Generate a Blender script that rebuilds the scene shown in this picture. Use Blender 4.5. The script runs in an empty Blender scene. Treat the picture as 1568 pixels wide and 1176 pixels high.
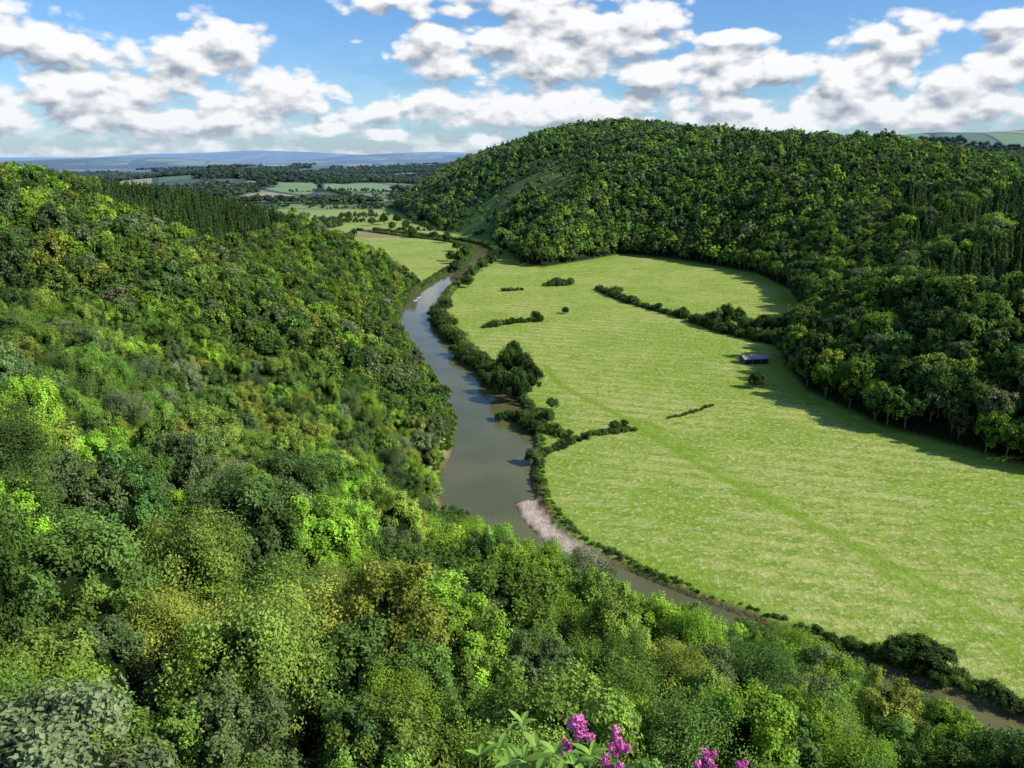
import bpy, math, numpy as np, time
from mathutils import Vector
T0=time.time()
rng=np.random.default_rng(7)
R_=math.radians
scene=bpy.context.scene
scene.view_settings.view_transform='Standard'
scene.view_settings.look='None'
scene.view_settings.exposure=0
CAMZ=120.0
PITCH=R_(15.4); SP,CP=math.sin(PITCH),math.cos(PITCH); F=1269.0
# image pixel coordinates unprojected from the camera -> points on the flood plain
def G(px,py,z=0.0):
    dx=(px-784)/F; dy=(588-py)/F
    t=(CAMZ-z)/(SP-dy*CP)
    return (dx*t,(CP+dy*SP)*t)
def proj(x,y,z):
    zz=z-CAMZ
    f=y*CP-zz*SP; u=y*SP+zz*CP
    f=np.maximum(f,1e-3)
    return 784+F*x/f, 588-F*u/f

# ---------------------------------------------------------------- helpers
def smooth(a,b,x):
    t=np.clip((x-a)/(b-a),0,1); return t*t*(3-2*t)
def vnoise(x,y,scale,seed=0):
    x=np.asarray(x,float)/scale+1000; y=np.asarray(y,float)/scale+1000
    xi=np.floor(x).astype(np.int64); yi=np.floor(y).astype(np.int64)
    fx=x-xi; fy=y-yi; fx=fx*fx*(3-2*fx); fy=fy*fy*(3-2*fy)
    def h(a,b):
        n=np.sin(a*127.1+b*311.7+seed*74.7)*43758.5453
        return n-np.floor(n)
    return (h(xi,yi)*(1-fx)+h(xi+1,yi)*fx)*(1-fy)+(h(xi,yi+1)*(1-fx)+h(xi+1,yi+1)*fx)*fy
def fbm(x,y,s,seed=0):
    return (vnoise(x,y,s,seed)*.5+vnoise(x,y,s/2.1,seed+1)*.28+vnoise(x,y,s/4.3,seed+2)*.14+vnoise(x,y,s/9,seed+3)*.08)
def catmull(P,n=5):
    P=np.array(P,float); out=[]
    for i in range(len(P)-1):
        p0=P[max(i-1,0)];p1=P[i];p2=P[i+1];p3=P[min(i+2,len(P)-1)]
        for k in range(n):
            t=k/n
            out.append(.5*((2*p1)+(-p0+p2)*t+(2*p0-5*p1+4*p2-p3)*t*t+(-p0+3*p1-3*p2+p3)*t**3))
    out.append(P[-1]); return np.array(out)
def polydist(x,y,P,vals=None):
    best=np.full(x.shape,1e18); v=np.zeros(x.shape)
    for i in range(len(P)-1):
        ax,ay=P[i,0],P[i,1]; bx,by=P[i+1,0]-ax,P[i+1,1]-ay
        L=bx*bx+by*by+1e-9
        t=np.clip(((x-ax)*bx+(y-ay)*by)/L,0,1)
        d=(x-ax-t*bx)**2+(y-ay-t*by)**2
        m=d<best
        best=np.where(m,d,best)
        if vals is not None: v=np.where(m,vals[i]*(1-t)+vals[i+1]*t,v)
    return (np.sqrt(best),v) if vals is not None else np.sqrt(best)
def inside(x,y,P):
    r=np.zeros(x.shape,bool); n=len(P)
    for i in range(n):
        x1,y1=P[i]; x2,y2=P[(i+1)%n]
        if y1==y2: continue
        c=((y1>y)!=(y2>y))&(x<(x2-x1)*(y-y1)/(y2-y1)+x1)
        r^=c
    return r

# ---------------------------------------------------------------- valley layout
riv=[(1900,1260,12),(1640,1180,12),(1500,1122,13),(1380,1078,13),(1250,1022,12),(1100,962,12),(1000,922,12),(900,880,13),(820,842,15),
     (762,790,18),(744,740,18),(753,690,18),(756,640,18.5),(714,580,17.5),(669,530,16.5),(640,485,16),(652,455,15.5),(682,430,14),
     (716,408,13),(738,391,13),(735,378,13),(700,369,13),(640,362,13),(560,352,13)]
RV=catmull([(*G(a,b),w) for a,b,w in riv],5)
RC=RV[:,:2]; RW=RV[:,2]
i_sp=int(16.6*5)
backL=np.array([RC[i_sp],(-100,810),(-135,905),(-250,1035),(-500,1180),(-1500,1400)])
polyL=[tuple(p) for p in RC[:i_sp+1]]+[tuple(p) for p in backL[1:]]+[(-1500,-400),(700,-400)]
edgeR=np.array([(900,75),(430,200),(310,258),(212,300),(168,360),(154,420),(160,478),(188,545),(230,645),(255,760),(256,872),(200,985),
   (140,1050),(85,978),(36,920),(8,957),(-6,1084),(-30,1200),(-75,1300),(-110,1400),(-165,1577),(-265,1900),(-280,2200),(0,2700),(1500,2700),(2600,1800)])
polyR=[tuple(p) for p in edgeR]+[(2600,75)]
capR=np.array([(400,700,84,.50),(650,500,80,.50),(300,450,97,.56),(380,1120,160,.66),(250,1350,170,.68),(110,1650,200,.70),(0,1900,182,.65),(-150,2000,140,.7),(900,1300,78,.48),(1500,1200,75,.48),(680,950,78,.48),(500,2000,90,.5),(520,1450,100,.5)])
bumps=[(-950,3000,520,330,52),(-150,3500,420,300,36),(-900,5600,1500,500,56),(-3600,7500,1600,800,96),(-200,8800,900,500,78),(900,12000,3000,1500,115),(-1800,12500,1400,700,100),
       (-4500,17000,3000,1200,165),(-900,21000,2000,1200,160),(-7500,24000,3500,2000,230),(-2600,29000,2500,2500,235),(2900,3700,1400,600,205),(4200,3900,1500,900,235),(2300,5500,1500,700,190),(1500,3400,500,350,140)]
def terrain(x,y,full=False):
    x=np.asarray(x,float); y=np.asarray(y,float)
    dr,hw=polydist(x,y,RC,RW); e=dr-hw
    L=inside(x,y,polyL); Rr=inside(x,y,polyR)
    dL=np.minimum(e-3,polydist(x,y,backL)); dL=np.where(L,np.maximum(dL,0),0)
    dR=np.where(Rr,polydist(x,y,edgeR),0)
    cap=np.interp(y,[0,450,600,750,900],[122,120,108,88,70])
    sd=.47*dL*(1+.18*(fbm(x,y,90,5)-.5)); zL=sd/(1+(sd/cap)**4)**.25
    zL=zL+7*(fbm(x,y,120,9)-.5)*smooth(10,60,dL)
    w=0;c=0;s=0
    for cx,cy,cc,ss in capR:
        k=1/(((x-cx)**2+(y-cy)**2)/1e4+.3)**1.5
        w=w+k;c=c+k*cc;s=s+k*ss
    c=c/w;s=s/w
    sd=s*dR*(1+.3*(fbm(x,y,160,15)-.5)); zR=c*np.tanh(sd/c)+16*(fbm(x,y,190,19)-.5)*smooth(20,120,dR)
    far=smooth(1700,3200,y)
    zf=far*(14*fbm(x,y,700,30)+smooth(5000,15000,y)*50*(fbm(x,y,3500,33)-.3))
    for cx,cy,rx,ry,h in bumps:
        zf=zf+h*np.exp(-((x-cx)/rx)**2-((y-cy)/ry)**2)*(.8+.4*vnoise(x,y,rx*.5,cx))
    z=np.where(L,zL,0)+np.where(Rr,zR,0)+zf*(1-smooth(0,200,dR))
    bank=1-smooth(-2.6,.6,e)
    z=z-3.2*bank
    if full: return z,e,L,Rr,dL,dR
    return z
SAND=np.array([G(808,768),G(822,792),G(846,815),G(884,840),G(925,866)])

# ---------------------------------------------------------------- materials
def newmat(name):
    m=bpy.data.materials.new(name); m.use_nodes=True
    nt=m.node_tree; nt.nodes.clear()
    return m,nt
class NB:
    def __init__(s,nt): s.nt=nt
    def n(s,t,**k):
        nd=s.nt.nodes.new(t)
        for a,b in k.items(): setattr(nd,a,b)
        return nd
    def l(s,a,b): s.nt.links.new(a,b)
    def set(s,sock,v):
        if isinstance(v,bpy.types.NodeSocket): s.l(v,sock)
        else: sock.default_value=v
    def m(s,op,a,b=None,c=None,clamp=False):
        nd=s.n('ShaderNodeMath',operation=op,use_clamp=clamp)
        s.set(nd.inputs[0],a)
        if b is not None: s.set(nd.inputs[1],b)
        if c is not None: s.set(nd.inputs[2],c)
        return nd.outputs[0]
    def vm(s,op,a,b=None,c=None,out=0):
        nd=s.n('ShaderNodeVectorMath',operation=op)
        s.set(nd.inputs[0],a)
        if b is not None: s.set(nd.inputs[1],b)
        if c is not None: s.set(nd.inputs[2],c)
        return nd.outputs[out]
    def mix(s,f,a,b,blend='MIX'):
        nd=s.n('ShaderNodeMix',data_type='RGBA',blend_type=blend)
        s.set(nd.inputs[0],f); s.set(nd.inputs[6],a); s.set(nd.inputs[7],b)
        return nd.outputs[2]
    def noise(s,vec,scale,detail=4,rough=.55,dist=0):
        nd=s.n('ShaderNodeTexNoise'); 
        if vec is not None: s.l(vec,nd.inputs['Vector'])
        nd.inputs['Scale'].default_value=scale; nd.inputs['Detail'].default_value=detail
        nd.inputs['Roughness'].default_value=rough; nd.inputs['Distortion'].default_value=dist
        return nd.outputs[0]
    def mapr(s,v,a,b,c=0.,d=1.,kind='SMOOTHSTEP'):
        nd=s.n('ShaderNodeMapRange',interpolation_type=kind)
        s.set(nd.inputs[0],v)
        for i,q in enumerate((a,b,c,d)): s.set(nd.inputs[i+1],q)
        return nd.outputs[0]
    def comb(s,x,y,z):
        nd=s.n('ShaderNodeCombineXYZ')
        for i,q in enumerate((x,y,z)): s.set(nd.inputs[i],q)
        return nd.outputs[0]
C=lambda r,g,b:(r,g,b,1.)

def foliage_mat(name,mode):
    m,nt=newmat(name); b=NB(nt)
    if mode=='INST':
        at=b.n('ShaderNodeAttribute',attribute_type='INSTANCER',attribute_name='tint'); col=at.outputs['Color']
    else:
        col=b.n('ShaderNodeObjectInfo').outputs['Color']
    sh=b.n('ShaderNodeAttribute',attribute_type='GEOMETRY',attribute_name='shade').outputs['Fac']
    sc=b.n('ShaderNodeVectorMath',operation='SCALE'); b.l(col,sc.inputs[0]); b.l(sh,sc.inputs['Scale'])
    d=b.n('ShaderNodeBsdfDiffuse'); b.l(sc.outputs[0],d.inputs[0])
    tr=b.n('ShaderNodeBsdfTranslucent'); b.l(sc.outputs[0],tr.inputs['Color'])
    mx=b.n('ShaderNodeMixShader'); mx.inputs[0].default_value=.27
    b.l(d.outputs[0],mx.inputs[1]); b.l(tr.outputs[0],mx.inputs[2])
    o=b.n('ShaderNodeOutputMaterial'); b.l(mx.outputs[0],o.inputs[0])
    return m
M_LEAF=foliage_mat('leaf_inst','INST'); M_LEAFO=foliage_mat('leaf_obj','OBJ')
def simple(name,col,rough=.8,nscale=None,col2=None):
    m,nt=newmat(name); b=NB(nt)
    p=b.n('ShaderNodeBsdfPrincipled'); p.inputs['Roughness'].default_value=rough
    if nscale:
        g=b.n('ShaderNodeNewGeometry').outputs['Position']
        f=b.mapr(b.noise(g,nscale,5),.35,.65)
        b.l(b.mix(f,C(*col),C(*col2)),p.inputs['Base Color'])
    else: p.inputs['Base Color'].default_value=C(*col)
    o=b.n('ShaderNodeOutputMaterial'); b.l(p.outputs[0],o.inputs[0]); return m
def diffm(name,col):
    m,nt=newmat(name); b=NB(nt); d=b.n('ShaderNodeBsdfDiffuse'); d.inputs[0].default_value=C(*col)
    o=b.n('ShaderNodeOutputMaterial'); b.l(d.outputs[0],o.inputs[0]); return m
M_BARK=diffm('bark',(.18,.16,.13))
M_CORE=diffm('crown_core_shade',(.016,.030,.008))  # near-black lump painting the shade inside a crown, seen through leaf gaps

# ---------------------------------------------------------------- tree prototypes
def unit(v): return v/(np.linalg.norm(v,axis=-1,keepdims=True)+1e-9)
def leafquads(P,N,size,r):
    n=len(P)
    a=r.normal(size=(n,3)); t=unit(np.cross(N,a)); bt=np.cross(N,t)
    s=(size*r.uniform(.65,1.35,n))[:,None]
    V=np.stack([P+t*s,P+bt*s*.62+N*s*.18,P-t*s,P-bt*s*.62+N*s*.18],1).reshape(-1,3)
    return V
def tube(p0,p1,r0,r1,k=6):
    p0=np.array(p0,float);p1=np.array(p1,float); d=unit(p1-p0)
    a=unit(np.cross(d,[.3,.9,.2])); b=np.cross(d,a); V=[];Fc=[]
    for i in range(k):
        an=2*math.pi*i/k; o=a*math.cos(an)+b*math.sin(an)
        V.append(p0+o*r0);V.append(p1+o*r1)
    for i in range(k):
        j=(i+1)%k; Fc.append((2*i,2*j,2*j+1,2*i+1))
    return np.array(V),Fc
def build(name,leafV,shade,tubes,core,mats):
    V=[leafV];nq=len(leafV)//4
    fl=[tuple(range(4*i,4*i+4)) for i in range(nq)]; mi=[0]*nq; off=len(leafV); sh=[shade]
    for v,f in tubes:
        V.append(v); fl+= [tuple(q+off for q in ff) for ff in f]; mi+=[1]*len(f); off+=len(v); sh.append(np.ones(len(v)))
    for v,f in core:
        V.append(v); fl+= [tuple(q+off for q in ff) for ff in f]; mi+=[2]*len(f); off+=len(v); sh.append(np.ones(len(v)))
    me=bpy.data.meshes.new(name); me.from_pydata(np.concatenate(V).tolist(),[],fl)
    me.polygons.foreach_set('material_index',mi)
    at=me.attributes.new('shade','FLOAT','POINT'); at.data.foreach_set('value',np.concatenate(sh).astype(np.float32))
    for m in mats: me.materials.append(m)
    me.update(); return me
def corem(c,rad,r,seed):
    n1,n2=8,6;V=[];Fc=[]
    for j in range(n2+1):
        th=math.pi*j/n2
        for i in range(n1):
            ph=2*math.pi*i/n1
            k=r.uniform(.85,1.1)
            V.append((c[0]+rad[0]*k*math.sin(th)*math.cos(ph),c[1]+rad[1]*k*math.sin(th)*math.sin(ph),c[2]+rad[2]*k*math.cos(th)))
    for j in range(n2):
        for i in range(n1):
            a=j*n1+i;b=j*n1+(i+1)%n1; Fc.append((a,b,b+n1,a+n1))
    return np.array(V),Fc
def broadleaf(name,seed,nl,nc,nv,leaf,R=5.2,RZ=5.0,ZC=9.0,leafm=M_LEAF,sig=.085,lobe=(.26,.42),off=(.55,.86),nr=.38,core_k=.6,droop=0.):
    r=np.random.default_rng(seed)
    RX=R*r.uniform(.88,1.1); RY=R*r.uniform(.88,1.1); RZ=RZ*r.uniform(.9,1.2)
    i=np.arange(nl)+.5; zc=1-1.32*i/nl; ph=i*2.39996+r.uniform(0,6); q=np.sqrt(np.clip(1-zc*zc,0,1))
    D=np.stack([q*np.cos(ph),q*np.sin(ph),zc],1)+r.normal(size=(nl,3))*.24; D=unit(D)
    rad=np.array([RX,RY,RZ])
    Cn=D*rad*r.uniform(*off,nl)[:,None]+[0,0,ZC]
    LR=R*r.uniform(*lobe,nl)*r.choice([.75,1.,1.25],nl)
    cd=unit(r.normal(size=(nl,nc,3))+D[:,None,:]*.9+np.array([0,0,.3]))
    CP_=Cn[:,None,:]+cd*(LR[:,None,None])*r.uniform(.7,1.15,(nl,nc,1))
    g=r.normal(size=(nl,nc,nv,3))*R*sig; g[...,2]*=1+droop; g[...,2]-=np.abs(g[...,2])*droop*.5
    lp=CP_[:,:,None,:]+g
    N=unit(cd[:,:,None,:]*.9+r.normal(size=(nl,nc,nv,3))*nr+np.array([0,0,.3]))
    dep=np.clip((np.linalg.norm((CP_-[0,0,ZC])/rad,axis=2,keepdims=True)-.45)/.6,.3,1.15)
    sh=(r.uniform(.78,1.22,(nl,1,1))*r.uniform(.75,1.25,(nl,nc,1))*r.uniform(.82,1.18,(nl,nc,nv)))*(.45+.6*dep)  # random leaf tone, plus painted shade: clumps deeper in the crown go darker
    lp=lp.reshape(-1,3);N=N.reshape(-1,3);sh=sh.reshape(-1)
    V=leafquads(lp,N,leaf,r)
    tb=[tube((0,0,-1),(0.1,0,ZC*.55),.36,.25),tube((0.1,0,ZC*.55),(0,.2,ZC+RZ*.3),.25,.08)]
    for k in range(0,nl,max(1,nl//8)):
        tb.append(tube((0,0,ZC*r.uniform(.35,.6)),Cn[k],.14,.04,5))
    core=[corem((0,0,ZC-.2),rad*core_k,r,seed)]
    return build(name,V,np.repeat(sh,4),tb,core,[leafm,M_BARK,M_CORE])
def conifer(name,seed,nb,nv,leaf,H=19,R=3.0,leafm=M_LEAF):
    r=np.random.default_rng(seed)
    zz=1-np.sqrt(r.uniform(0,1,nb)); zz=np.sort(zz); ph=r.uniform(0,6.283,nb)
    rr=(1-zz)*R*r.uniform(.75,1.12,nb)+.15
    z0=2+zz*(H-2)
    t=r.uniform(.25,1,(nb,nv))
    P=np.stack([rr[:,None]*t*np.cos(ph)[:,None],rr[:,None]*t*np.sin(ph)[:,None],z0[:,None]-rr[:,None]*t*.35+.25],2)
    P=P+r.normal(size=P.shape)*.22
    o=np.stack([np.cos(ph),np.sin(ph),ph*0+.9],1)
    N=unit(o[:,None,:]+r.normal(size=P.shape)*.5)
    sh=r.uniform(.7,1.3,(nb,1))*r.uniform(.8,1.2,(nb,nv))
    V=leafquads(P.reshape(-1,3),N.reshape(-1,3),leaf,r)
    tb=[tube((0,0,-2),(0,0,H),.3,.03)]
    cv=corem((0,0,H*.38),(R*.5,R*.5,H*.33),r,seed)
    return build(name,V,np.repeat(sh.reshape(-1),4),tb,[cv],[leafm,M_BARK,M_CORE])
def coll(name,meshes):
    c=bpy.data.collections.new(name)
    for i,me in enumerate(meshes):
        o=bpy.data.objects.new(f'{name}_{i:02d}',me); c.objects.link(o)
    return c
nearM=[broadleaf(f'near{i}',100+i,nl,16,36,lf,R=r0,RZ=z0,sig=s0,lobe=lb,off=(.55,.98),core_k=.66,ZC=9.5,droop=dr_) for i,(r0,z0,s0,lb,nl,lf,dr_) in enumerate([(5.2,5.6,.06,(.2,.33),32,.165,0),(4.6,6.6,.05,(.19,.3),34,.15,.4),(5.8,5.2,.07,(.22,.36),28,.175,0),
   (4.2,7.4,.055,(.18,.29),36,.15,.8),(5.3,6.0,.10,(.2,.32),30,.13,.3),(5.0,5.8,.055,(.24,.36),26,.185,0),(5.5,5.6,.11,(.18,.3),32,.12,.9),(5.4,6.4,.05,(.17,.27),40,.165,.2),(4.9,6.6,.09,(.15,.24),44,.11,1.2),(5.9,6.0,.045,(.2,.3),38,.16,0)])]
midM=[broadleaf(f'mid{i}',200+i,22,10,9,.44,R=r0,RZ=z0,lobe=(.22,.37)) for i,(r0,z0) in enumerate([(5.2,5),(4.8,5.8),(5.6,4.8),(4.7,6.2),(5.3,5.2),(4.3,7.0),(5.0,5.4)])]
farM=[broadleaf(f'far{i}',300+i,18,5,5,.95,R=r0,RZ=z0) for i,(r0,z0) in enumerate([(5.2,5),(4.8,5.8),(5.6,4.8),(4.7,6.0)])]
conM=[conifer(f'con{i}',400+i,220,8,.46) for i in range(3)]
shrM=[broadleaf(f'shrub{i}',500+i,14,8,10,.2,R=2.2,RZ=1.6,ZC=1.3,sig=.11) for i in range(3)]
C_NEAR=coll('near_tree_forms',nearM);C_MID=coll('mid_tree_forms',midM);C_FAR=coll('far_tree_forms',farM);C_CON=coll('conifer_forms',conM);C_SHR=coll('shrub_forms',shrM)

def scatter(name,P,S,rotz,idx,tint,col):
    n=len(P)
    me=bpy.data.meshes.new(name); me.vertices.add(n); me.vertices.foreach_set('co',np.asarray(P,np.float32).ravel())
    a=me.attributes.new('scl','FLOAT_VECTOR','POINT'); a.data.foreach_set('vector',np.asarray(S,np.float32).ravel())
    rv=np.zeros((n,3),np.float32); rv[:,2]=rotz; rv[:,0]=rng.normal(0,.05,n); rv[:,1]=rng.normal(0,.05,n)
    a=me.attributes.new('rot','FLOAT_VECTOR','POINT'); a.data.foreach_set('vector',rv.ravel())
    a=me.attributes.new('idx','INT','POINT'); a.data.foreach_set('value',np.asarray(idx,np.int32))
    t4=np.ones((n,4),np.float32); t4[:,:3]=tint
    a=me.attributes.new('tint','FLOAT_COLOR','POINT'); a.data.foreach_set('color',t4.ravel())
    ob=bpy.data.objects.new(name,me); scene.collection.objects.link(ob)
    ng=bpy.data.node_groups.new(name+'_gn','GeometryNodeTree')
    ng.interface.new_socket('Geometry',in_out='INPUT',socket_type='NodeSocketGeometry')
    ng.interface.new_socket('Geometry',in_out='OUTPUT',socket_type='NodeSocketGeometry')
    N=ng.nodes; gi=N.new('NodeGroupInput'); go=N.new('NodeGroupOutput')
    ip=N.new('GeometryNodeInstanceOnPoints'); ci=N.new('GeometryNodeCollectionInfo')
    ci.inputs['Collection'].default_value=col; ci.inputs['Separate Children'].default_value=True; ci.inputs['Reset Children'].default_value=True
    def na(nm,dt):
        q=N.new('GeometryNodeInputNamedAttribute'); q.data_type=dt; q.inputs['Name'].default_value=nm; return q.outputs['Attribute']
    Lk=ng.links.new
    Lk(gi.outputs[0],ip.inputs['Points']); Lk(ci.outputs[0],ip.inputs['Instance']); ip.inputs['Pick Instance'].default_value=True
    Lk(na('idx','INT'),ip.inputs['Instance Index']); Lk(na('rot','FLOAT_VECTOR'),ip.inputs['Rotation']); Lk(na('scl','FLOAT_VECTOR'),ip.inputs['Scale'])
    Lk(ip.outputs[0],go.inputs[0])
    md=ob.modifiers.new('scatter','NODES'); md.node_group=ng
    return ob

# ---------------------------------------------------------------- height raster for line of sight
gx=np.arange(-1600,1800,10.);gy=np.arange(-60,2760,10.)
GX,GY=np.meshgrid(gx,gy,indexing='ij'); GZ=terrain(GX,GY)
def zr(x,y):
    i=np.clip(((x+1600)/10).astype(int),0,len(gx)-1); j=np.clip(((y+60)/10).astype(int),0,len(gy)-1); return GZ[i,j]
def visible(x,y,z,marg=10):
    ok=np.ones(x.shape,bool)
    for t in np.linspace(.12,.985,60):
        ok&= zr(x*t,y*t)+5 < CAMZ+(z-CAMZ)*t+marg
    return ok

# ---------------------------------------------------------------- terrain sheet
def axis(segs):
    o=[]
    for a,b,s in segs: o+=list(np.arange(a,b,s))
    return o
def geo(a,b,r=1.09,s=12):
    o=[a];st=s
    while o[-1]<b: o.append(o[-1]+st); st*=r
    return o
X=np.array([-v for v in geo(620,40000,1.07)][::-1]+axis([(-610,-200,8),(-200,262,2.0),(262,900,8)])+geo(900,40000,1.07))
Y=np.array(axis([(-400,80,16),(80,520,2.0),(520,1250,3.5),(1250,2700,9)])+geo(2700,60000,1.05,14))
X=np.unique(X);Y=np.unique(Y)
XX,YY=np.meshgrid(X,Y,indexing='ij'); xf,yf=XX.ravel(),YY.ravel()
z,e,L,Rr,dL,dR=terrain(xf,yf,True)
nx,ny=len(X),len(Y)
sandd=polydist(xf,yf,SAND); sandm=(1-smooth(3.2,4.4,sandd+1.8*(vnoise(xf,yf,5,3)-.5)+2.2*smooth(240,225,yf)))*(e<2.2)
z=np.where((sandd<6)&(e<1.5),np.maximum(z,-.95-.5*smooth(3.6,5.5,sandd)),z)
hillgrass=lambda x,y:np.clip(np.exp(-(((x-5)/130)**2+((y-1330)/250)**2)**2)+.9*np.exp(-(((x-185)/70)**2+((y-1640)/60)**2)**2),0,1)*smooth(.22,.46,fbm(x,y,60,77))
hg=hillgrass(xf,yf)
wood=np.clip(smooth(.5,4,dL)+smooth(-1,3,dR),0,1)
farwood=lambda x,y:smooth(.53,.58,fbm(x*.8,y*1.3,520,41)+.16*np.exp(-((x+950)/520)**2-((y-3000)/350)**2)+.35*smooth(1000,1300,x)*(1-smooth(3150,3420,y+350*(fbm(x,y,400,8)-.5)))-.2*smooth(1000,1300,x)*smooth(3300,3450,y))*smooth(2000,2300,y)
fw=farwood(xf,yf)
gc=np.zeros((len(xf),4),np.float32); gc[:,3]=1
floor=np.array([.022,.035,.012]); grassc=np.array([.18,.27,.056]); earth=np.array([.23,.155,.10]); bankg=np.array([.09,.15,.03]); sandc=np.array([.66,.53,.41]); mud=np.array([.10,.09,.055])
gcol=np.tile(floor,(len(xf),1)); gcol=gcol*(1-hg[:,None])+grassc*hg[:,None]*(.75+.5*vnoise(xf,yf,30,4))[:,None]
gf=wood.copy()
ef=(1-smooth(380,470,yf))[:,None]*smooth(.2,.5,vnoise(xf,yf,16,61))[:,None]
bk=(1-smooth(.6,2.2,e)); gcol=np.where(bk[:,None]>.02,earth*ef+bankg*(1-ef),gcol); gf=np.maximum(gf,bk)
gcol=np.where((z<-1.3)[:,None],mud,gcol)
gcol=gcol*(1-sandm[:,None])+sandc*sandm[:,None]; gf=np.maximum(gf,sandm)
tanf=1-smooth(.8,1.1,np.sqrt(((xf+205)/55)**2+((yf-1330)/70)**2)); gcol=np.where((tanf>.01)[:,None]&(e>3)[:,None]&~L[:,None]&~Rr[:,None],np.array([.40,.29,.17]),gcol); gf=np.maximum(gf,np.where((e>3)&~L&~Rr,tanf*.85,0))
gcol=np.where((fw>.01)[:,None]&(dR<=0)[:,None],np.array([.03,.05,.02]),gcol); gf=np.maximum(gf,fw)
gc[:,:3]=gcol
TR=[catmull([G(*p) for p in q],4) for q in ([(835,560),(860,590),(940,632),(1000,668),(1100,728),(1220,790),(1360,862),(1568,975),(1800,1100)],[(1000,668),(960,640),(1010,655)],[(1100,480),(1115,540),(1140,575),(1135,600)],[(1000,668),(1060,690),(1240,800),(1400,905),(1568,1010)])]
trk=np.zeros(len(xf))
for k,q in enumerate(TR): trk=np.maximum(trk,(1-smooth(.8,3.2,polydist(xf,yf,q)))*(.95 if k<2 else .55)*(.8+.4*vnoise(xf,yf,25,k)))
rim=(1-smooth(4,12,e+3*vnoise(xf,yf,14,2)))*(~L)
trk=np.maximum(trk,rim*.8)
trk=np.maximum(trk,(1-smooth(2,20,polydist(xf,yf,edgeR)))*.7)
trk=np.clip(trk,0,1)
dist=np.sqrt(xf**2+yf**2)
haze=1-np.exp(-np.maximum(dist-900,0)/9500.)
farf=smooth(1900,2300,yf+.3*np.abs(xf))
me=bpy.data.meshes.new('ground')
me.vertices.add(nx*ny); me.vertices.foreach_set('co',np.stack([xf,yf,z],1).astype(np.float32).ravel())
ii,jj=np.meshgrid(np.arange(nx-1),np.arange(ny-1),indexing='ij'); a0=(ii*ny+jj).ravel()
quads=np.stack([a0,a0+ny,a0+ny+1,a0+1],1).astype(np.int32)
me.loops.add(quads.size); me.polygons.add(len(quads))
me.loops.foreach_set('vertex_index',quads.ravel())
me.polygons.foreach_set('loop_start',np.arange(0,quads.size,4,dtype=np.int32))
me.polygons.foreach_set('use_smooth',np.ones(len(quads),bool))
me.update(calc_edges=True); me.validate()
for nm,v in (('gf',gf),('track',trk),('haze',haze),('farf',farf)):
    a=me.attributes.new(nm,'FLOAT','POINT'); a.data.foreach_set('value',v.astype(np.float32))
a=me.attributes.new('gcol','FLOAT_COLOR','POINT'); a.data.foreach_set('color',gc.ravel())
ground=bpy.data.objects.new('ground',me); scene.collection.objects.link(ground)
m,nt=newmat('meadow_and_ground'); b=NB(nt)
pos=b.n('ShaderNodeNewGeometry').outputs['Position']
att=lambda n,o='Fac': b.n('ShaderNodeAttribute',attribute_type='GEOMETRY',attribute_name=n).outputs[o]
mp=b.n('ShaderNodeMapping'); b.l(pos,mp.inputs[0]); mp.inputs['Rotation'].default_value=(0,0,R_(38)); mp.inputs['Scale'].default_value=(.45,1.0,1)
n_big=b.noise(pos,.014,5,.6); n_mid=b.noise(pos,.07,5,.6); n_str=b.noise(mp.outputs[0],.24,5,.72,.5); n_fin=b.noise(pos,.46,4,.7)
wv=b.n('ShaderNodeTexWave',wave_type='BANDS',bands_direction='Y'); b.l(mp.outputs[0],wv.inputs[0]); wv.inputs['Scale'].default_value=.035; wv.inputs['Distortion'].default_value=2.5; wv.inputs['Detail'].default_value=2; wv.inputs['Detail Scale'].default_value=.4
c1=b.mix(b.mapr(n_big,.40,.60),C(.31,.43,.055),C(.50,.53,.14))
c1=b.mix(b.mapr(n_mid,.45,.7,0,.6),c1,C(.59,.57,.22))
c1=b.mix(b.m('MULTIPLY',wv.outputs['Fac'],.62),c1,C(.26,.39,.045))
c1=b.mix(b.mapr(n_str,.50,.57,0,.66),c1,C(.20,.32,.034))  # darker mown streaks, also painted shadow among the grass clumps
c1=b.mix(b.mapr(n_fin,.53,.61,0,.6),c1,C(.70,.70,.32))
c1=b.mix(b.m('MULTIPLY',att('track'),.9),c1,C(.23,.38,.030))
# far fields
mp2=b.n('ShaderNodeMapping'); b.l(pos,mp2.inputs[0]); mp2.inputs['Scale'].default_value=(.0042,.0030,0)
vo=b.n('ShaderNodeTexVoronoi',feature='F1'); b.l(mp2.outputs[0],vo.inputs['Vector']); vo.inputs['Scale'].default_value=1
sx=b.n('ShaderNodeSeparateColor'); b.l(vo.outputs['Color'],sx.inputs[0])
rp=b.n('ShaderNodeValToRGB'); b.l(sx.outputs[0],rp.inputs[0]); rp.color_ramp.interpolation='CONSTANT'
els=rp.color_ramp.elements; els[0].color=C(.11,.19,.05); els[1].position=.20; els[1].color=C(.22,.33,.08)
for p_,c_ in ((.42,C(.34,.42,.13)),(.57,C(.50,.44,.22)),(.68,C(.06,.10,.035)),(.80,C(.26,.38,.10))):
    q=els.new(p_); q.color=c_
ve=b.n('ShaderNodeTexVoronoi',feature='DISTANCE_TO_EDGE'); b.l(mp2.outputs[0],ve.inputs['Vector']); ve.inputs['Scale'].default_value=1
fc=b.mix(b.mapr(ve.outputs['Distance'],.03,.055),C(.03,.05,.02),rp.outputs[0])
fc=b.mix(b.mapr(n_mid,.3,.7,0,.3),fc,C(.14,.19,.06))
c1=b.mix(att('farf'),c1,fc)
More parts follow.
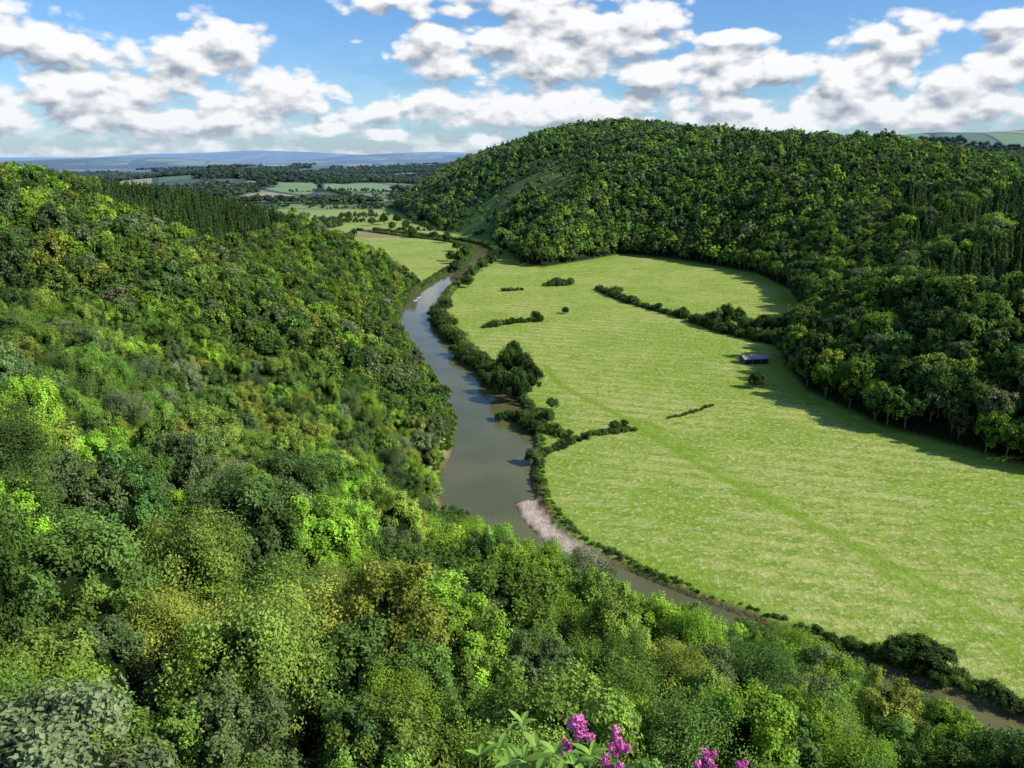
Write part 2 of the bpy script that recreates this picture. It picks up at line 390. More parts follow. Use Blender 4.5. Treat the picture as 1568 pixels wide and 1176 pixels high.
g2=b.mix(b.mapr(n_fin,.3,.7),att('gcol','Color'),b.mix(1.,att('gcol','Color'),C(.62,.62,.6),'MULTIPLY'))
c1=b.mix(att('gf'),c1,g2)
c1=b.mix(att('haze'),c1,C(.25,.37,.55))  # aerial haze painted into the ground colour by distance
p=b.n('ShaderNodeBsdfDiffuse'); b.l(c1,p.inputs[0])
bp=b.n('ShaderNodeBump'); bp.inputs['Strength'].default_value=.85; bp.inputs['Distance'].default_value=.8; b.l(b.m('ADD',n_str,n_fin),bp.inputs['Height']); b.l(bp.outputs[0],p.inputs['Normal'])
o=b.n('ShaderNodeOutputMaterial'); b.l(p.outputs[0],o.inputs[0]); me.materials.append(m)

# ---------------------------------------------------------------- river
d=np.gradient(RC,axis=0); nrm=unit(np.stack([-d[:,1],d[:,0]],1)); V=[];Fq=[]
for i in range(len(RC)):
    for k in (-1,-.33,.33,1): V.append((*(RC[i]+nrm[i]*k*(RW[i]+3)),-1.25))
for i in range(len(RC)-1):
    for k in range(3): a_=i*4+k; Fq.append((a_,a_+4,a_+5,a_+1))
me=bpy.data.meshes.new('river'); me.from_pydata(V,[],Fq); river=bpy.data.objects.new('river',me); scene.collection.objects.link(river)
m,nt=newmat('river_water'); b=NB(nt); pos=b.n('ShaderNodeNewGeometry').outputs['Position']
p=b.n('ShaderNodeBsdfPrincipled'); b.l(b.mix(b.mapr(b.noise(pos,.03,4),.35,.65),C(.115,.120,.045),C(.155,.150,.060)),p.inputs['Base Color'])
p.inputs['Roughness'].default_value=.10; p.inputs['IOR'].default_value=1.33; p.inputs['Specular IOR Level'].default_value=.38
bp=b.n('ShaderNodeBump'); bp.inputs['Strength'].default_value=.12; bp.inputs['Distance'].default_value=.08; b.l(b.m('ADD',b.noise(pos,.7,4),b.m('MULTIPLY',b.noise(pos,.12,3),2.)),bp.inputs['Height']); b.l(bp.outputs[0],p.inputs['Normal'])
o=b.n('ShaderNodeOutputMaterial'); b.l(p.outputs[0],o.inputs[0]); me.materials.append(m)

# ---------------------------------------------------------------- woodland
PAL=np.array([(.150,.238,.040),(.108,.182,.038),(.075,.134,.034),(.205,.325,.036),(.120,.172,.056),(.255,.300,.052),(.165,.200,.088),(.210,.278,.050)])*1.33
def tints(x,y,w,seed):
    n=len(x); r=np.random.default_rng(seed); w=np.array(w,float)
    fld=vnoise(x,y,45,seed)[:,None]
    ww=np.tile(w/w.sum(),(n,1)); ww[:,5]*=(.3+2*fld[:,0]**2); ww[:,3]*=(.4+1.3*(1-fld[:,0])); ww/=ww.sum(1,keepdims=True)
    cs=ww.cumsum(1); u=r.uniform(size=(n,1)); k=(u>cs).sum(1).clip(0,len(w)-1)
    t=PAL[k]*r.uniform(.76,1.27,(n,1))*(1+r.normal(0,.035,(n,3)))*(.75+.5*fbm(x,y,130,seed+50))[:,None]
    return t.clip(.005,1)
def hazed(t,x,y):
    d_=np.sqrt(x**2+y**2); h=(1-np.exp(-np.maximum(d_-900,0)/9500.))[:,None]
    return t*(1-h)+np.array([.25,.37,.55])*h  # blends the distance haze into each tint as base colour
def jgrid(x0,x1,y0,y1,s,j=.42):
    ax=np.arange(x0,x1,s); ay=np.arange(y0,y1,s*.87); A,B=np.meshgrid(ax,ay,indexing='ij')
    A=A+(np.arange(len(ay))%2)[None,:]*s*.5
    A=A.ravel()+rng.uniform(-j,j,A.size)*s; B=B.ravel()+rng.uniform(-j,j,B.size)*s; return A,B
def emit(name,mask,x,y,z,w,colx,nidx,smin,smax,seed,zs=(.85,1.2),mul=1.,sink=1.5,k=None):
    xx,yy,zz=x[mask],y[mask],z[mask]; n=len(xx)
    s=smin+(smax-smin)*rng.uniform(0,1,n)**1.3
    if k is not None: s=s*k[mask]
    S=np.stack([s*rng.uniform(.9,1.12,n),s*rng.uniform(.9,1.12,n),s*rng.uniform(*zs,n)],1)
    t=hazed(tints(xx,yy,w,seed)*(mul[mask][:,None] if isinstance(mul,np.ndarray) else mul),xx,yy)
    return scatter(name,np.stack([xx,yy,zz-sink],1),S,rng.uniform(0,6.283,n),rng.integers(0,nidx,n),t,colx)
WL=[5,3.8,2.4,3.2,2.2,1.6,1.1,2.4]
# near woods below the viewpoint: big crowns
x,y=jgrid(-330,260,20,300,9.6,.36)
z,e,L,Rr,dL,dR=terrain(x,y,True); px,py=proj(x,y,z+16); dd=np.hypot(x,y)
k=L&(dL>1.)&(dd>52)&(dd<235)&(px>-260)&(px<1850)&(py<1500)
k&=~((x>84)&(dL<12))
x,y,z,dl=x[k],y[k],z[k],dL[k]; n0=len(x)
tall=lambda x,y:np.exp(-((x-66)/13)**2-((y-168)/18)**2)+.35*np.exp(-((x-8)/14)**2-((y-222)/22)**2)
low=lambda x,y:1-.34*smooth(80,94,x)*(1-smooth(0,1,(x>400)*1.))-.22*np.exp(-((x-38)/11)**2)*smooth(160,185,y)
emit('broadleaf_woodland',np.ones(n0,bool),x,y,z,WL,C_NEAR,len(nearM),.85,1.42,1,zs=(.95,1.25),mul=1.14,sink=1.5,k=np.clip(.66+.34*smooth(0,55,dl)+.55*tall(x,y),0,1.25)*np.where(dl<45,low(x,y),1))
# trees along the near river bank
x,y=jgrid(-60,260,60,300,6.2)
z,e,L,Rr,dL,dR=terrain(x,y,True); k=L&(dL>.5)&(dL<26)&(np.hypot(x,y)<240)&~((x>84)&(dL<14))
x,y,z=x[k],y[k],z[k]; emit('riverside_woodland',np.ones(len(x),bool),x,y,z,WL,C_NEAR,len(nearM),.5,.84,12,mul=1.05,sink=1.,k=(1+.7*np.clip(tall(x,y),0,1))*low(x,y)*np.where(x>84,.7,1))
# left valley side
x,y=jgrid(-900,260,150,1250,7.6)
z,e,L,Rr,dL,dR=terrain(x,y,True); px,py=proj(x,y,z+14)
k=L&(dL>.5)&(np.hypot(x,y)>=232)&(px>-160)&(px<1730)
x,y,z,dl=x[k],y[k],z[k],dL[k]; k=visible(x,y,z+16); x,y,z,dl=x[k],y[k],z[k],dl[k]
cpx,cpy=proj(x,y,z+14); dd=np.hypot(x,y)
con=(x<-180)&(y>520)&(y<900)&(cpx>140)&(cpx<455)&(z>50)
con|=(vnoise(x,y,30,8)>.95)
nr_=(dd<330)&~con
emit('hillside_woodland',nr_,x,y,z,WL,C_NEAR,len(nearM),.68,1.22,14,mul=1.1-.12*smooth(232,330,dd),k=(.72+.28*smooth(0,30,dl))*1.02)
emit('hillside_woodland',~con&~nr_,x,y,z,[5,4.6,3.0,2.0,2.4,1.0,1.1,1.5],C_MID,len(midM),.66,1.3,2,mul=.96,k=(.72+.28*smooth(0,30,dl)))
emit('conifer_plantation',con,x,y,z,[0,.8,5,0,.8,0,0,0],C_CON,len(conM),.75,1.05,3,mul=.82)
nL=len(x)
# right hill woods
x,y=jgrid(-300,1500,120,2500,8.8)
z,e,L,Rr,dL,dR=terrain(x,y,True)
px,py=proj(x,y,z+14)
hgp=hillgrass(x,y)
k=Rr&(dR>1.)&(px>-100)&(px<1730)&(rng.uniform(size=len(x))>hgp*.9)
x,y,z,hgq=x[k],y[k],z[k],hgp[k]; k=visible(x,y,z+16); x,y,z,hgq=x[k],y[k],z[k],hgq[k]
dd=np.hypot(x,y); cpx,cpy=proj(x,y,z+14)
con=(cpx>1370)&(cpy>285)&(cpy<420)&(vnoise(x,y,60,13)>.4)
con|=(vnoise(x,y,26,18)>.96)
midm=(dd<950)
WR=[5,4.4,2.8,1.6,3,.4,1.1,1.0]
emit('valley_side_woodland',midm&~con,x,y,z,WR,C_MID,len(midM),.84,1.5,5,mul=.98,sink=1.5)
emit('hill_woodland',(~midm)&~con,x,y,z,WR,C_FAR,len(farM),.78,1.5,6,mul=1.06,k=1-.5*hgq)
emit('conifer_plantation',con,x,y,z,[0,1,5,0,1,0,0,0],C_CON,len(conM),.75,1.1,7,mul=.85)
nR=len(x)
# distant plain woods and hedgerow trees
x,y=jgrid(-2600,2900,2000,6000,19)
k=(farwood(x,y)>.5)&~inside(x,y,polyR)&(np.abs((x/y))<.72)&((x<900)|((x>1000)&(y>2700)&(y<3800)))
x,y=x[k],y[k]
hx=[];hy=[]
r2=np.random.default_rng(5)
for _ in range(130):
    cx=r2.uniform(-1500,60); cy=r2.uniform(1600,3800)
    if _<18: cx=r2.uniform(-620,-60); cy=r2.uniform(1050,1900)
    an=r2.choice([.25,1.75])+r2.normal(0,.15); Ln=r2.uniform(90,300)
    tt=np.arange(-Ln/2,Ln/2,5.); hx+=list(cx+tt*math.cos(an)+r2.normal(0,1.,len(tt))); hy+=list(cy+tt*math.sin(an)+r2.normal(0,1.,len(tt)))
hx=np.array(hx);hy=np.array(hy)
z,e,L,Rr,dL,dR=terrain(hx,hy,True); k=(~L)&(~Rr)&(e>3); hx,hy=hx[k],hy[k]
z=terrain(x,y)
emit('distant_woodland',np.ones(len(x),bool),x,y,z,WR,C_FAR,len(farM),1.3,2.1,8,zs=(.55,.8),mul=.55)
hz=terrain(hx,hy)
emit('hedgerow',np.ones(len(hx),bool),hx,hy,hz,WR,C_FAR,len(farM),.25,.95,9,mul=.65,sink=2.5)

# ---------------------------------------------------------------- bank scrub + hedges in the meadow
bx=[];by=[];bs=[]
for side in (-1,1):
    for rep in range(5):
        seg=np.hypot(*(RC[1:]-RC[:-1]).T); cum=np.r_[0,seg.cumsum()]
        s=np.arange(0,cum[-1],2.3)+rng.uniform(-1,1,int(np.ceil(cum[-1]/2.3)))
        cx=np.interp(s,cum,RC[:,0]);cy=np.interp(s,cum,RC[:,1]);w=np.interp(s,cum,RW);tx=np.interp(s,cum,nrm[:,0]);ty=np.interp(s,cum,nrm[:,1])
        off=w+rng.uniform(.2,4.2,len(s)); bx+=list(cx+side*tx*off); by+=list(cy+side*ty*off); bs+=list(rng.uniform(.3,.7,len(s)))
bx=np.array(bx);by=np.array(by);bs=np.array(bs)
z,e,L,Rr,dL,dR=terrain(bx,by,True)
k=(e>.1+1.1*(by<330))&((polydist(bx,by,SAND)>6)|(e>2.6))&(rng.uniform(size=len(bx))<.4+.9*smooth(.35,.6,vnoise(bx,by,22,4)))
bx,by,bs,bz=bx[k],by[k],bs[k],z[k]
bs=bs*(.62+1.0*smooth(300,480,by))*(.7+.7*vnoise(bx,by,12,6))
def scat_shrub(name,x,y,z,s,w,seed,mul=1.):
    n=len(x);S=np.stack([s*1.1,s*1.1,s*rng.uniform(.7,1.25,n)],1)
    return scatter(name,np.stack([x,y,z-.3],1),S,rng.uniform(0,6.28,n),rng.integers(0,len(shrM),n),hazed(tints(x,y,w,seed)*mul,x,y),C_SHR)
scat_shrub('riverbank_scrub',bx,by,bz,bs,[4,4,3,2,4,.3,2,1],21,.9)
def line_sh(pts,step,smin,smax,wid,nm,seed):
    P=catmull([G(*p) for p in pts],4); seg=np.hypot(*(P[1:]-P[:-1]).T); cum=np.r_[0,seg.cumsum()]
    s=np.arange(0,cum[-1],step); x=np.interp(s,cum,P[:,0])+rng.normal(0,wid,len(s)); y=np.interp(s,cum,P[:,1])+rng.normal(0,wid,len(s))
    scat_shrub(nm,x,y,x*0,rng.uniform(smin,smax,len(s)),[3,4,4,.5,3,0,.6,.3],seed,.7)
line_sh([(742,502),(780,496),(830,491)],2.2,.8,1.6,.9,'hedge',31)
line_sh([(838,438),(875,436)],2.,1.2,2.0,1.2,'hedge',32)
line_sh([(915,443),(960,462),(1000,474),(1052,488)],2.8,.7,1.9,1.2,'hedge',33)
line_sh([(1060,492),(1100,505),(1150,518),(1200,530)],2.2,1.2,2.3,1.4,'hedge',34)
line_sh([(1025,640),(1060,632),(1092,620)],1.3,.25,.55,.3,'hedge',35)
line_sh([(818,700),(860,684),(905,668),(968,658)],1.3,.4,1.0,.8,'hedge',36)
line_sh([(700,540),(735,560),(760,590)],1.8,1.,2.,1.6,'thicket',37)
line_sh([(770,640),(800,640),(830,660),(865,668)],1.2,.6,1.5,1.6,'thicket',38)
line_sh([(668,480),(680,500),(700,525)],1.8,1.3,2.2,1.6,'thicket',39)
line_sh([(770,446),(800,444)],3.,.7,1.2,.6,'hedge',40)
line_sh([(1275,984),(1330,1002),(1400,1022),(1470,1046),(1600,1094)],.9,.4,1.0,1.2,'thicket',41)

treeO=[broadleaf(f'field_tree{i}',600+i,26,12,16,.31,R=5.2,RZ=4.8,ZC=6.0,leafm=M_LEAFO,lobe=(.2,.34)) for i in range(5)]
def tree(name,px_,py_,s,zs=1.,tint=(.05,.10,.02),off=(0,0)):
    x,y=G(px_,py_); x+=off[0];y+=off[1]
    o=bpy.data.objects.new(name,treeO[rng.integers(0,5)]); scene.collection.objects.link(o)
    o.location=(x,y,float(terrain(np.array([x]),np.array([y]))[0])-.3); o.scale=(s,s*rng.uniform(.85,1.15),s*zs); o.rotation_euler=(0,0,rng.uniform(0,6.28)); o.color=(*[q*rng.uniform(.85,1.2) for q in tint],1)
D_=(.082,.150,.036);Mi=(.118,.20,.045);Li=(.17,.25,.065)
for (a,c,s,zz,t) in [(767,600,1.15,1.25,D_),(792,612,1.3,1.2,D_),(814,600,1.15,1.15,D_),(777,578,1.2,1.25,D_),(802,580,1.1,1.2,D_),(762,580,.9,1.1,Mi),(787,560,1.1,1.2,D_)]: tree('oak_tree',a,c,s,zz,t)
for (a,c,s,zz,t) in [(838,650,.75,1,Mi),(845,628,.6,1,Mi),(815,706,.62,.9,Li),(942,660,.5,.9,Mi),(956,656,.42,.9,D_),(1158,594,.75,1,D_),(866,480,.6,.8,D_),(852,436,1.0,.7,D_),
  (820,490,.75,.9,D_),(785,496,.55,.8,D_),(945,452,.95,.8,Mi),(968,464,.8,.8,D_),(1008,476,.8,.8,D_),(1046,486,.9,.8,Mi),(1112,503,1.4,1.1,D_),(1090,498,1.0,1,D_),(1142,512,1.2,1,Mi),(1168,514,1.3,1.1,D_),(1192,518,1.3,1.1,D_),(1200,545,1.2,1.1,D_),(1190,535,1.2,1.1,Mi),(1215,560,1.2,1.1,D_),(1222,530,1.2,1.1,D_),
  (1130,500,1.2,1,D_),(684,478,1.0,1.1,Mi),(676,492,.9,1,Li),(692,505,.9,1,Mi),(708,532,.75,.9,Li),(724,548,.8,.9,D_),(738,556,.8,.9,Mi),(1375,1014,.75,.8,D_),(1430,1028,.85,.8,D_),(1402,1014,.85,.85,Mi),(1345,1008,.5,.8,Mi),(1250,970,.3,.8,Mi),
  (716,440,1.1,1,Mi),(724,425,1.1,1,Li),(738,415,1.2,1.1,Mi),(752,408,1.3,1,D_),(764,396,1.2,1,Mi),(770,386,1.2,1,D_)]: tree('hawthorn_tree' if s<.9 else 'willow_tree',a,c,s,zz,t)
for (a,c,s) in [(697,415,1.3),(702,404,1.3),(712,396,1.4),(700,385,1.3),(690,400,1.1),(684,372,1.3),(665,365,1.3),(672,352,1.5),(650,352,1.4),(622,352,1.4),(632,364,1.3),(600,352,1.2),(588,344,1.6),(608,342,1.5),(570,346,1.4),(535,338,1.5),(655,338,1.7),(668,343,1.7),(628,338,1.6)]:
    tree('alder_tree',a,c,s,1,Mi if rng.uniform()<.5 else D_)

# ---------------------------------------------------------------- buildings
def mobj(name,V,Fc,mat,parent=None):
    me=bpy.data.meshes.new(name); me.from_pydata([tuple(v) for v in V],[],Fc); me.materials.append(mat); me.update()
    o=bpy.data.objects.new(name,me); scene.collection.objects.link(o); o.parent=parent; return o
def box(cx,cy,cz,sx,sy,sz):
    V=[(cx+i*sx/2,cy+j*sy/2,cz+k*sz/2) for i in(-1,1) for j in(-1,1) for k in(-1,1)]
    return V,[(0,1,3,2),(4,6,7,5),(0,4,5,1),(2,3,7,6),(0,2,6,4),(1,5,7,3)]
M_WH=simple('render_wall',(.62,.60,.55),.8,1.5,(.52,.50,.45)); M_ST=simple('stone_wall',(.30,.25,.20),.9,1.2,(.20,.17,.14)); M_SL=simple('slate_roof',(.13,.12,.13),.7,2,(.19,.17,.17))
M_PK=simple('tin_roof',(.42,.36,.38),.6,.8,(.32,.27,.28)); M_GL=simple('dark_glass',(.02,.025,.03),.2); M_DK=simple('dark_timber',(.08,.065,.05),.85,2,(.13,.11,.09)); M_BR=simple('brick',(.28,.12,.08),.85,3,(.22,.1,.07))
def house(name,x,y,rot,Lh,W,H,RH,mw,mr,chim=True,barn=False):
    e=bpy.data.objects.new(name,None); scene.collection.objects.link(e)
    e.location=(x,y,float(terrain(np.array([x]),np.array([y]))[0])-.1); e.rotation_euler=(0,0,rot)
    l,w=Lh/2,W/2
    V=[(-l,-w,0),(l,-w,0),(l,w,0),(-l,w,0),(-l,-w,H),(l,-w,H),(l,w,H),(-l,w,H),(-l,0,H+RH),(l,0,H+RH)]
    mobj('walls',V,[(0,1,5,4),(2,3,7,6),(1,2,6,9,5),(3,0,4,8,7)],mw,e)
    o_=.4; t=.18
    for s in(-1,1):
        ey=s*(w+o_); ez=H-RH*o_/w
        A=[(-l-o_,0,H+RH+.03),(l+o_,0,H+RH+.03),(l+o_,ey,ez+.03),(-l-o_,ey,ez+.03)]
        B=[(p_[0],p_[1],p_[2]+t) for p_ in A]
        mobj('roof',A+B,[(0,1,2,3),(4,5,6,7),(0,1,5,4),(1,2,6,5),(2,3,7,6),(3,0,4,7)],mr,e)
    if chim:
        for s in(-1,1): mobj('chimney',*box(s*(l-.6),0,H+RH+.5,.8,.9,1.7),M_BR,e)
    if barn:
        for i in range(3): mobj('door',*box(-l+Lh*(i+.5)/3,-w-.03,H*.42,Lh/3*.8,.08,H*.84),M_GL,e)
    else:
        for s in(-1,1):
            for i in range(4):
                for zz in ((1.5,4.2) if H>4.5 else (1.5,)):
                    if i==1 and zz<2 and s<0: mobj('door',*box(-l+Lh*(i+.5)/4,s*(w+.03),1.05,1.,.08,2.1),M_DK,e)
                    else: mobj('window',*box(-l+Lh*(i+.5)/4,s*(w+.03),zz,1.1,.08,1.2),M_GL,e)
bxy=G(1154,555); house('barn',bxy[0],bxy[1],R_(8),15,8,3.2,1.5,M_DK,M_PK,False,True)
for (a,c,rt,Lh,mw) in [(640,336,.4,22,M_WH),(648,333,1.3,18,M_BR),(634,331,.1,16,M_WH),(655,331,.9,18,M_ST)]:
    q=G(a,c); house('farm_house',q[0],q[1],rt,Lh,9,6,4,mw,M_SL)
house('river_cottage',-102,640,.3,13,6.5,5,3,M_WH,M_SL)
house('river_cottage',-110,655,1.2,9,5,3,2.3,M_ST,M_SL)
# boats on the river
M_BO=simple('boat_white',(.7,.7,.68),.4)
for (x_,y_,r_) in [(*G(636,458),.9),(*G(641,454),1.0)]:
    e=bpy.data.objects.new('moored_boat',None); scene.collection.objects.link(e); e.location=(x_,y_,-1.2); e.rotation_euler=(0,0,r_)
    V=[(-3,-.8,.7),(-3,.8,.7),(1.5,1,.7),(1.5,-1,.7),(3.4,0,.85),(-2.8,-.5,-.1),(-2.8,.5,-.1),(1.4,.6,-.1),(1.4,-.6,-.1),(2.6,0,-.05)]
    mobj('hull',V,[(0,1,6,5),(1,2,7,6),(2,4,9,7),(4,3,8,9),(3,0,5,8),(5,6,7,9,8),(0,3,4,2,1)],M_BO,e)
    mobj('cabin',*box(-.4,0,1.1,2.4,1.3,.8),M_DK,e)

# ---------------------------------------------------------------- viewpoint rock and red valerian
M_RK=simple('limestone',(.36,.34,.29),.95,4,(.24,.22,.18))
V=[];Fc=[];r3=np.random.default_rng(3); n1=28;lv=[78,88,96,104,110,114,116.5,117.7,117.95]
for j,zz in enumerate(lv):
    for i in range(n1):
        an=2*math.pi*i/n1; k=1+.10*math.sin(3*an+j)+r3.uniform(-.05,.05); k*= .97 if j==len(lv)-1 else 1
        V.append((3.4*k*math.cos(an),-2.4+4.0*min(k,1.03)*math.sin(an),zz))
for j in range(len(lv)-1):
    for i in range(n1): a_=j*n1+i;c_=j*n1+(i+1)%n1; Fc.append((a_,c_,c_+n1,a_+n1))
Fc.append(tuple((len(lv)-1)*n1+i for i in range(n1)))
mobj('rock_outcrop',V,Fc,M_RK)
M_VL=simple('valerian_leaf',(.22,.37,.035),.6,30,(.14,.28,.025)); M_VF=simple('valerian_petal',(.66,.10,.38),.6,200,(.80,.24,.54)); M_VS=simple('valerian_stem',(.16,.26,.07),.6)
def lanc(base,dirv,ln,wd,curl,V,Fc):
    base=np.array(base);dirv=unit(np.array(dirv,float)); side=unit(np.cross(dirv,[0,0,1])+1e-6); up=np.cross(side,dirv); off=len(V); n=7
    for i in range(n+1):
        t=i/n; w=wd*math.sin(math.pi*min(1,t*.92+.08))**.8*(1-.25*t); c=base+dirv*ln*t-np.array([0,0,1])*curl*t*t*ln
        V+= [c-side*w+up*w*.3,c,c+side*w+up*w*.3]
    for i in range(n):
        a=off+i*3; Fc+=[(a,a+1,a+4,a+3),(a+1,a+2,a+5,a+4)]
def raypt(px_,py_,t):
    dx=(px_-784)/F;dy=(588-py_)/F; return np.array([dx*t,(CP+dy*SP)*t,CAMZ+(-SP+dy*CP)*t])
def plant(tips,seed):
    r=np.random.default_rng(seed); e=bpy.data.objects.new('red_valerian',None); scene.collection.objects.link(e)
    LV=[];LF=[];SV=[];SF=[];PV=[];PF=[]
    for (tip,flower,hs) in tips:
        root=np.array([tip[0]*.9+r.normal(0,.02),min(tip[1]-.1,1.55),117.94]); n=9
        pts=[root+(tip-root)*np.array([u**1.2,u**.9,u]) for u in np.linspace(0,1,n)]
        for i in range(n-1):
            v,f=tube(pts[i],pts[i+1],.0035-.0002*i,.0033-.0002*i,5); o_=len(SV); SV+=list(v); SF+=[tuple(q+o_ for q in ff) for ff in f]
        for i in range(2,n-(1 if flower else 0)):
            if flower and i>6: continue
            for k in range(2 if i<n-2 else 5):
                an=i*1.57+k*(math.pi if i<n-2 else 1.257)+r.normal(0,.3); ln=r.uniform(.06,.095)*(1 if i<n-1 else .7)
                lanc(pts[i],(math.cos(an),math.sin(an),r.uniform(.3,1.3)),ln,ln*.16,r.uniform(.1,.5),LV,LF)
        if flower:
            for sc in range(11):
                c=tip+np.array([r.normal(0,hs*.42),r.normal(0,hs*.42),r.uniform(-1.2,.6)*hs])
                P=c+unit(r.normal(size=(50,3)))*hs*.38*r.uniform(.5,1,(50,1)); N=unit(P-c+r.normal(size=P.shape)*.01)
                q=leafquads(P,N,.005,r); o_=len(PV); PV+=list(q); PF+=[tuple(range(o_+4*i,o_+4*i+4)) for i in range(50)]
                v,f=tube(tip-np.array([0,0,hs*1.6]),c,.0012,.001,4); o_=len(SV); SV+=list(v); SF+=[tuple(q+o_ for q in ff) for ff in f]
    mobj('leaves',LV,LF,M_VL,e); mobj('stems',SV,SF,M_VS,e)
    if PV: mobj('flowers',PV,PF,M_VF,e)
plant([(raypt(885,1112,2.1),True,.036),(raypt(866,1142,2.15),True,.018),(raypt(800,1108,2.0),False,0),(raypt(765,1146,1.95),False,0),(raypt(850,1155,1.95),False,0),(raypt(780,1170,1.9),False,0)],1)
plant([(raypt(946,1136,2.15),True,.030),(raypt(935,1168,2.1),True,.024),(raypt(905,1156,2.0),False,0)],2)
plant([(raypt(1082,1166,2.1),True,.026),(raypt(1140,1177,2.1),True,.021)],3)
plant([(raypt(735,1158,1.9),False,0),(raypt(820,1145,2.05),False,0),(raypt(880,1172,1.9),False,0)],4)

# ---------------------------------------------------------------- sun, sky, clouds
SUN_EL=R_(36); SUN_ROT=R_(105)
sd=Vector((math.sin(SUN_ROT)*math.cos(SUN_EL),math.cos(SUN_ROT)*math.cos(SUN_EL),math.sin(SUN_EL)))
sl=bpy.data.lights.new('sun','SUN'); sl.energy=5.0; sl.angle=R_(.5); sl.color=(1,.96,.89)
so=bpy.data.objects.new('sun',sl); scene.collection.objects.link(so); so.rotation_euler=sd.to_track_quat('Z','Y').to_euler()
w=bpy.data.worlds.new('World'); scene.world=w; w.use_nodes=True; nt=w.node_tree; nt.nodes.clear(); b=NB(nt)
try: w.cycles.sampling_method='NONE'
except Exception as ex: print(ex)
sky=b.n('ShaderNodeTexSky',sky_type='NISHITA'); sky.sun_disc=False; sky.sun_elevation=SUN_EL; sky.sun_rotation=SUN_ROT
sky.altitude=100; sky.air_density=1.0; sky.dust_density=.2; sky.ozone_density=3.
bg=b.n('ShaderNodeBackground'); b.l(b.mix(1.,sky.outputs[0],C(.60,.86,1.15),'MULTIPLY'),bg.inputs[0]); bg.inputs[1].default_value=.125
tc=b.n('ShaderNodeTexCoord').outputs['Generated']; sp=b.n('ShaderNodeSeparateXYZ'); b.l(tc,sp.inputs[0])
az=b.m('ARCTAN2',sp.outputs[0],sp.outputs[1]); el=b.m('ARCSINE',b.m('MAXIMUM',sp.outputs[2],-.02))
def ae(px_,py_):
    v=raypt(px_,py_,1)-np.array([0,0,CAMZ]); return math.atan2(v[0],v[1]),math.atan2(v[2],math.hypot(v[0],v[1]))
K=.00073
# cumulus groups: centre, half width and half height in image pixels, weight
blobs=[(325,105,100,74,1.15),(150,142,140,48,1.1),(420,145,95,52,1.15),(50,52,125,50,1.1),(-60,160,120,60,.9),(250,185,280,26,1.05),
 (665,85,80,50,1.1),(850,72,165,64,1.25),(970,50,88,60,1.1),(690,0,190,26,1.3),(1130,108,125,44,1.15),(1130,60,95,16,.75),(1340,90,100,70,1.2),(1450,138,165,56,1.15),(1250,168,350,38,1.25),(1545,65,52,44,1.1),(800,166,300,38,1.2),(1010,120,88,40,1.05)]
def blobf(vec):
    D=None
    for (cx,cy,rw,rh,wt) in blobs:
        a0,e0=ae(cx,cy); sx_,sy_=1/(rw*K),1/(rh*K)
        q=b.vm('MULTIPLY_ADD',vec,(sx_,sy_,0),(-a0*sx_,-e0*sy_,0))
        q=b.m('SUBTRACT',b.vm('DOT_PRODUCT',q,q,out=1),wt)
        D=q if D is None else b.m('SMOOTH_MIN',D,q,.3)
    return b.m('MAXIMUM',b.m('MULTIPLY',D,-1.),-1.2)
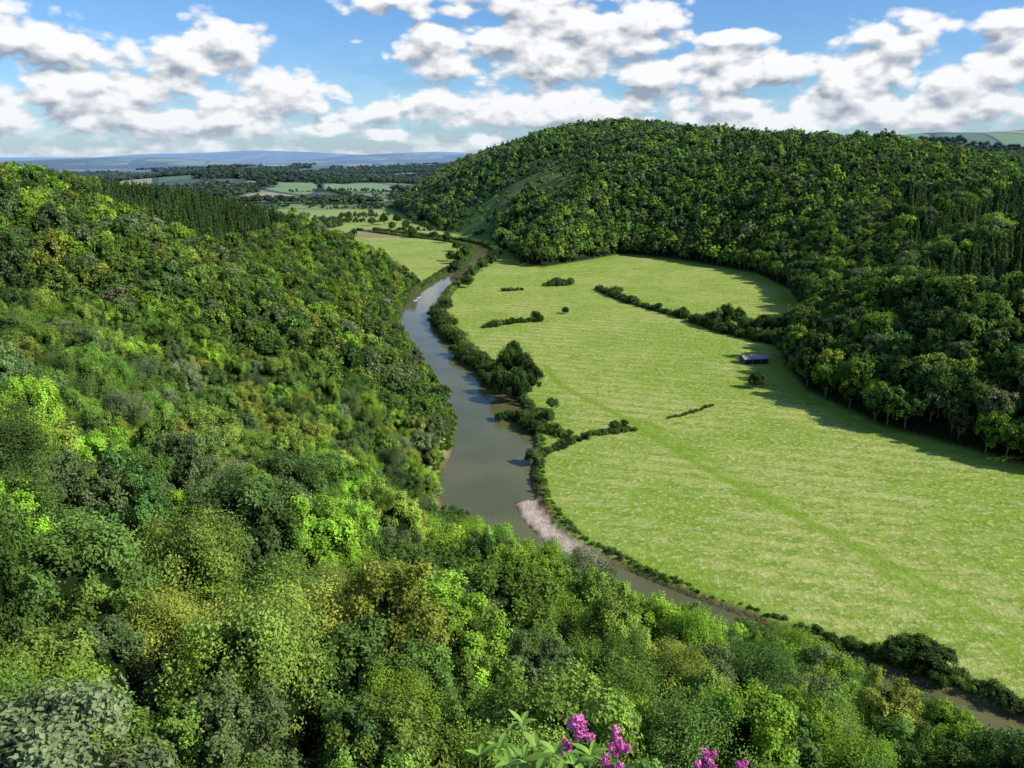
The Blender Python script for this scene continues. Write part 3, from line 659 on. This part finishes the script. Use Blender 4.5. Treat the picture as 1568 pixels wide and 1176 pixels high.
def density(a,e,det):
    vec=b.comb(a,e,0.)
    D=b.m('MINIMUM',blobf(vec),1.0)
    band=b.m('SUBTRACT',.5,b.m('MULTIPLY',b.m('ABSOLUTE',b.m('SUBTRACT',e,.040)),13.))
    nb=b.noise(b.vm('MULTIPLY_ADD',vec,(13.,60.,1.),(0,0,3.3)),1.,4,.55)
    band=b.m('ADD',band,b.m('MULTIPLY',b.m('SUBTRACT',nb,.5),2.8))
    nh=b.noise(b.vm('MULTIPLY_ADD',vec,(3.,6.,1.),(0,0,9.1)),1.,3)
    hi=b.m('SUBTRACT',b.m('MULTIPLY',b.m('SUBTRACT',nh,.5),5.),b.mapr(e,.2,.28,1.6,.25))
    D=b.m('MAXIMUM',D,b.m('MAXIMUM',band,hi))
    vv=b.vm('MULTIPLY_ADD',vec,(14.,24.,1.),(0,0,1.7))
    vo=b.n('ShaderNodeTexVoronoi',feature='F1'); b.l(vv,vo.inputs['Vector']); vo.inputs['Scale'].default_value=1.3; vo.inputs['Detail'].default_value=2.; vo.inputs['Roughness'].default_value=.55
    nz=b.noise(vv,1.1,det,.57,.2)
    D=b.m('ADD',D,b.m('MULTIPLY',b.m('SUBTRACT',.62,vo.outputs['Distance']),1.2))
    D=b.m('ADD',D,b.m('MULTIPLY',b.m('SUBTRACT',nz,.47),2.3))
    return D
D0=density(az,el,9); D1=density(b.m('ADD',az,.005),b.m('ADD',el,.013),6)
cov=b.mapr(D0,-.15,.38)
lit=b.m('ADD',.58,b.m('MULTIPLY',b.m('SUBTRACT',D0,D1),.95)); lit=b.m('SUBTRACT',lit,b.mapr(D0,.6,2.4,0,.18))
lit=b.mapr(lit,.0,.82,0,1,'LINEAR')
ccol=b.mix(lit,C(.31,.36,.44),C(1.,1.,1.))
hz=b.m('POWER',2.718,b.m('MULTIPLY',b.m('MAXIMUM',el,0.),-30.))
ccol=b.mix(b.m('MULTIPLY',hz,.55),ccol,C(.62,.73,.88))
cb=b.n('ShaderNodeBackground'); b.l(ccol,cb.inputs[0]); cb.inputs[1].default_value=1.
cov=b.m('MAXIMUM',b.m('MULTIPLY',cov,.97),b.m('MULTIPLY',hz,.85))
mx=b.n('ShaderNodeMixShader'); b.l(cov,mx.inputs[0]); b.l(bg.outputs[0],mx.inputs[1]); b.l(cb.outputs[0],mx.inputs[2])
o=b.n('ShaderNodeOutputWorld'); b.l(mx.outputs[0],o.inputs[0])

# ---------------------------------------------------------------- camera
cd=bpy.data.cameras.new('camera'); cd.sensor_width=36; cd.lens=29.13; cd.clip_start=.05; cd.clip_end=100000
co=bpy.data.objects.new('camera',cd); scene.collection.objects.link(co); co.location=(0,0,CAMZ); co.rotation_euler=(R_(90-15.4),0,0)
scene.camera=co
print('TREES',n0,nL,nR,len(x),len(hx),'verts',nx*ny,'time',time.time()-T0)
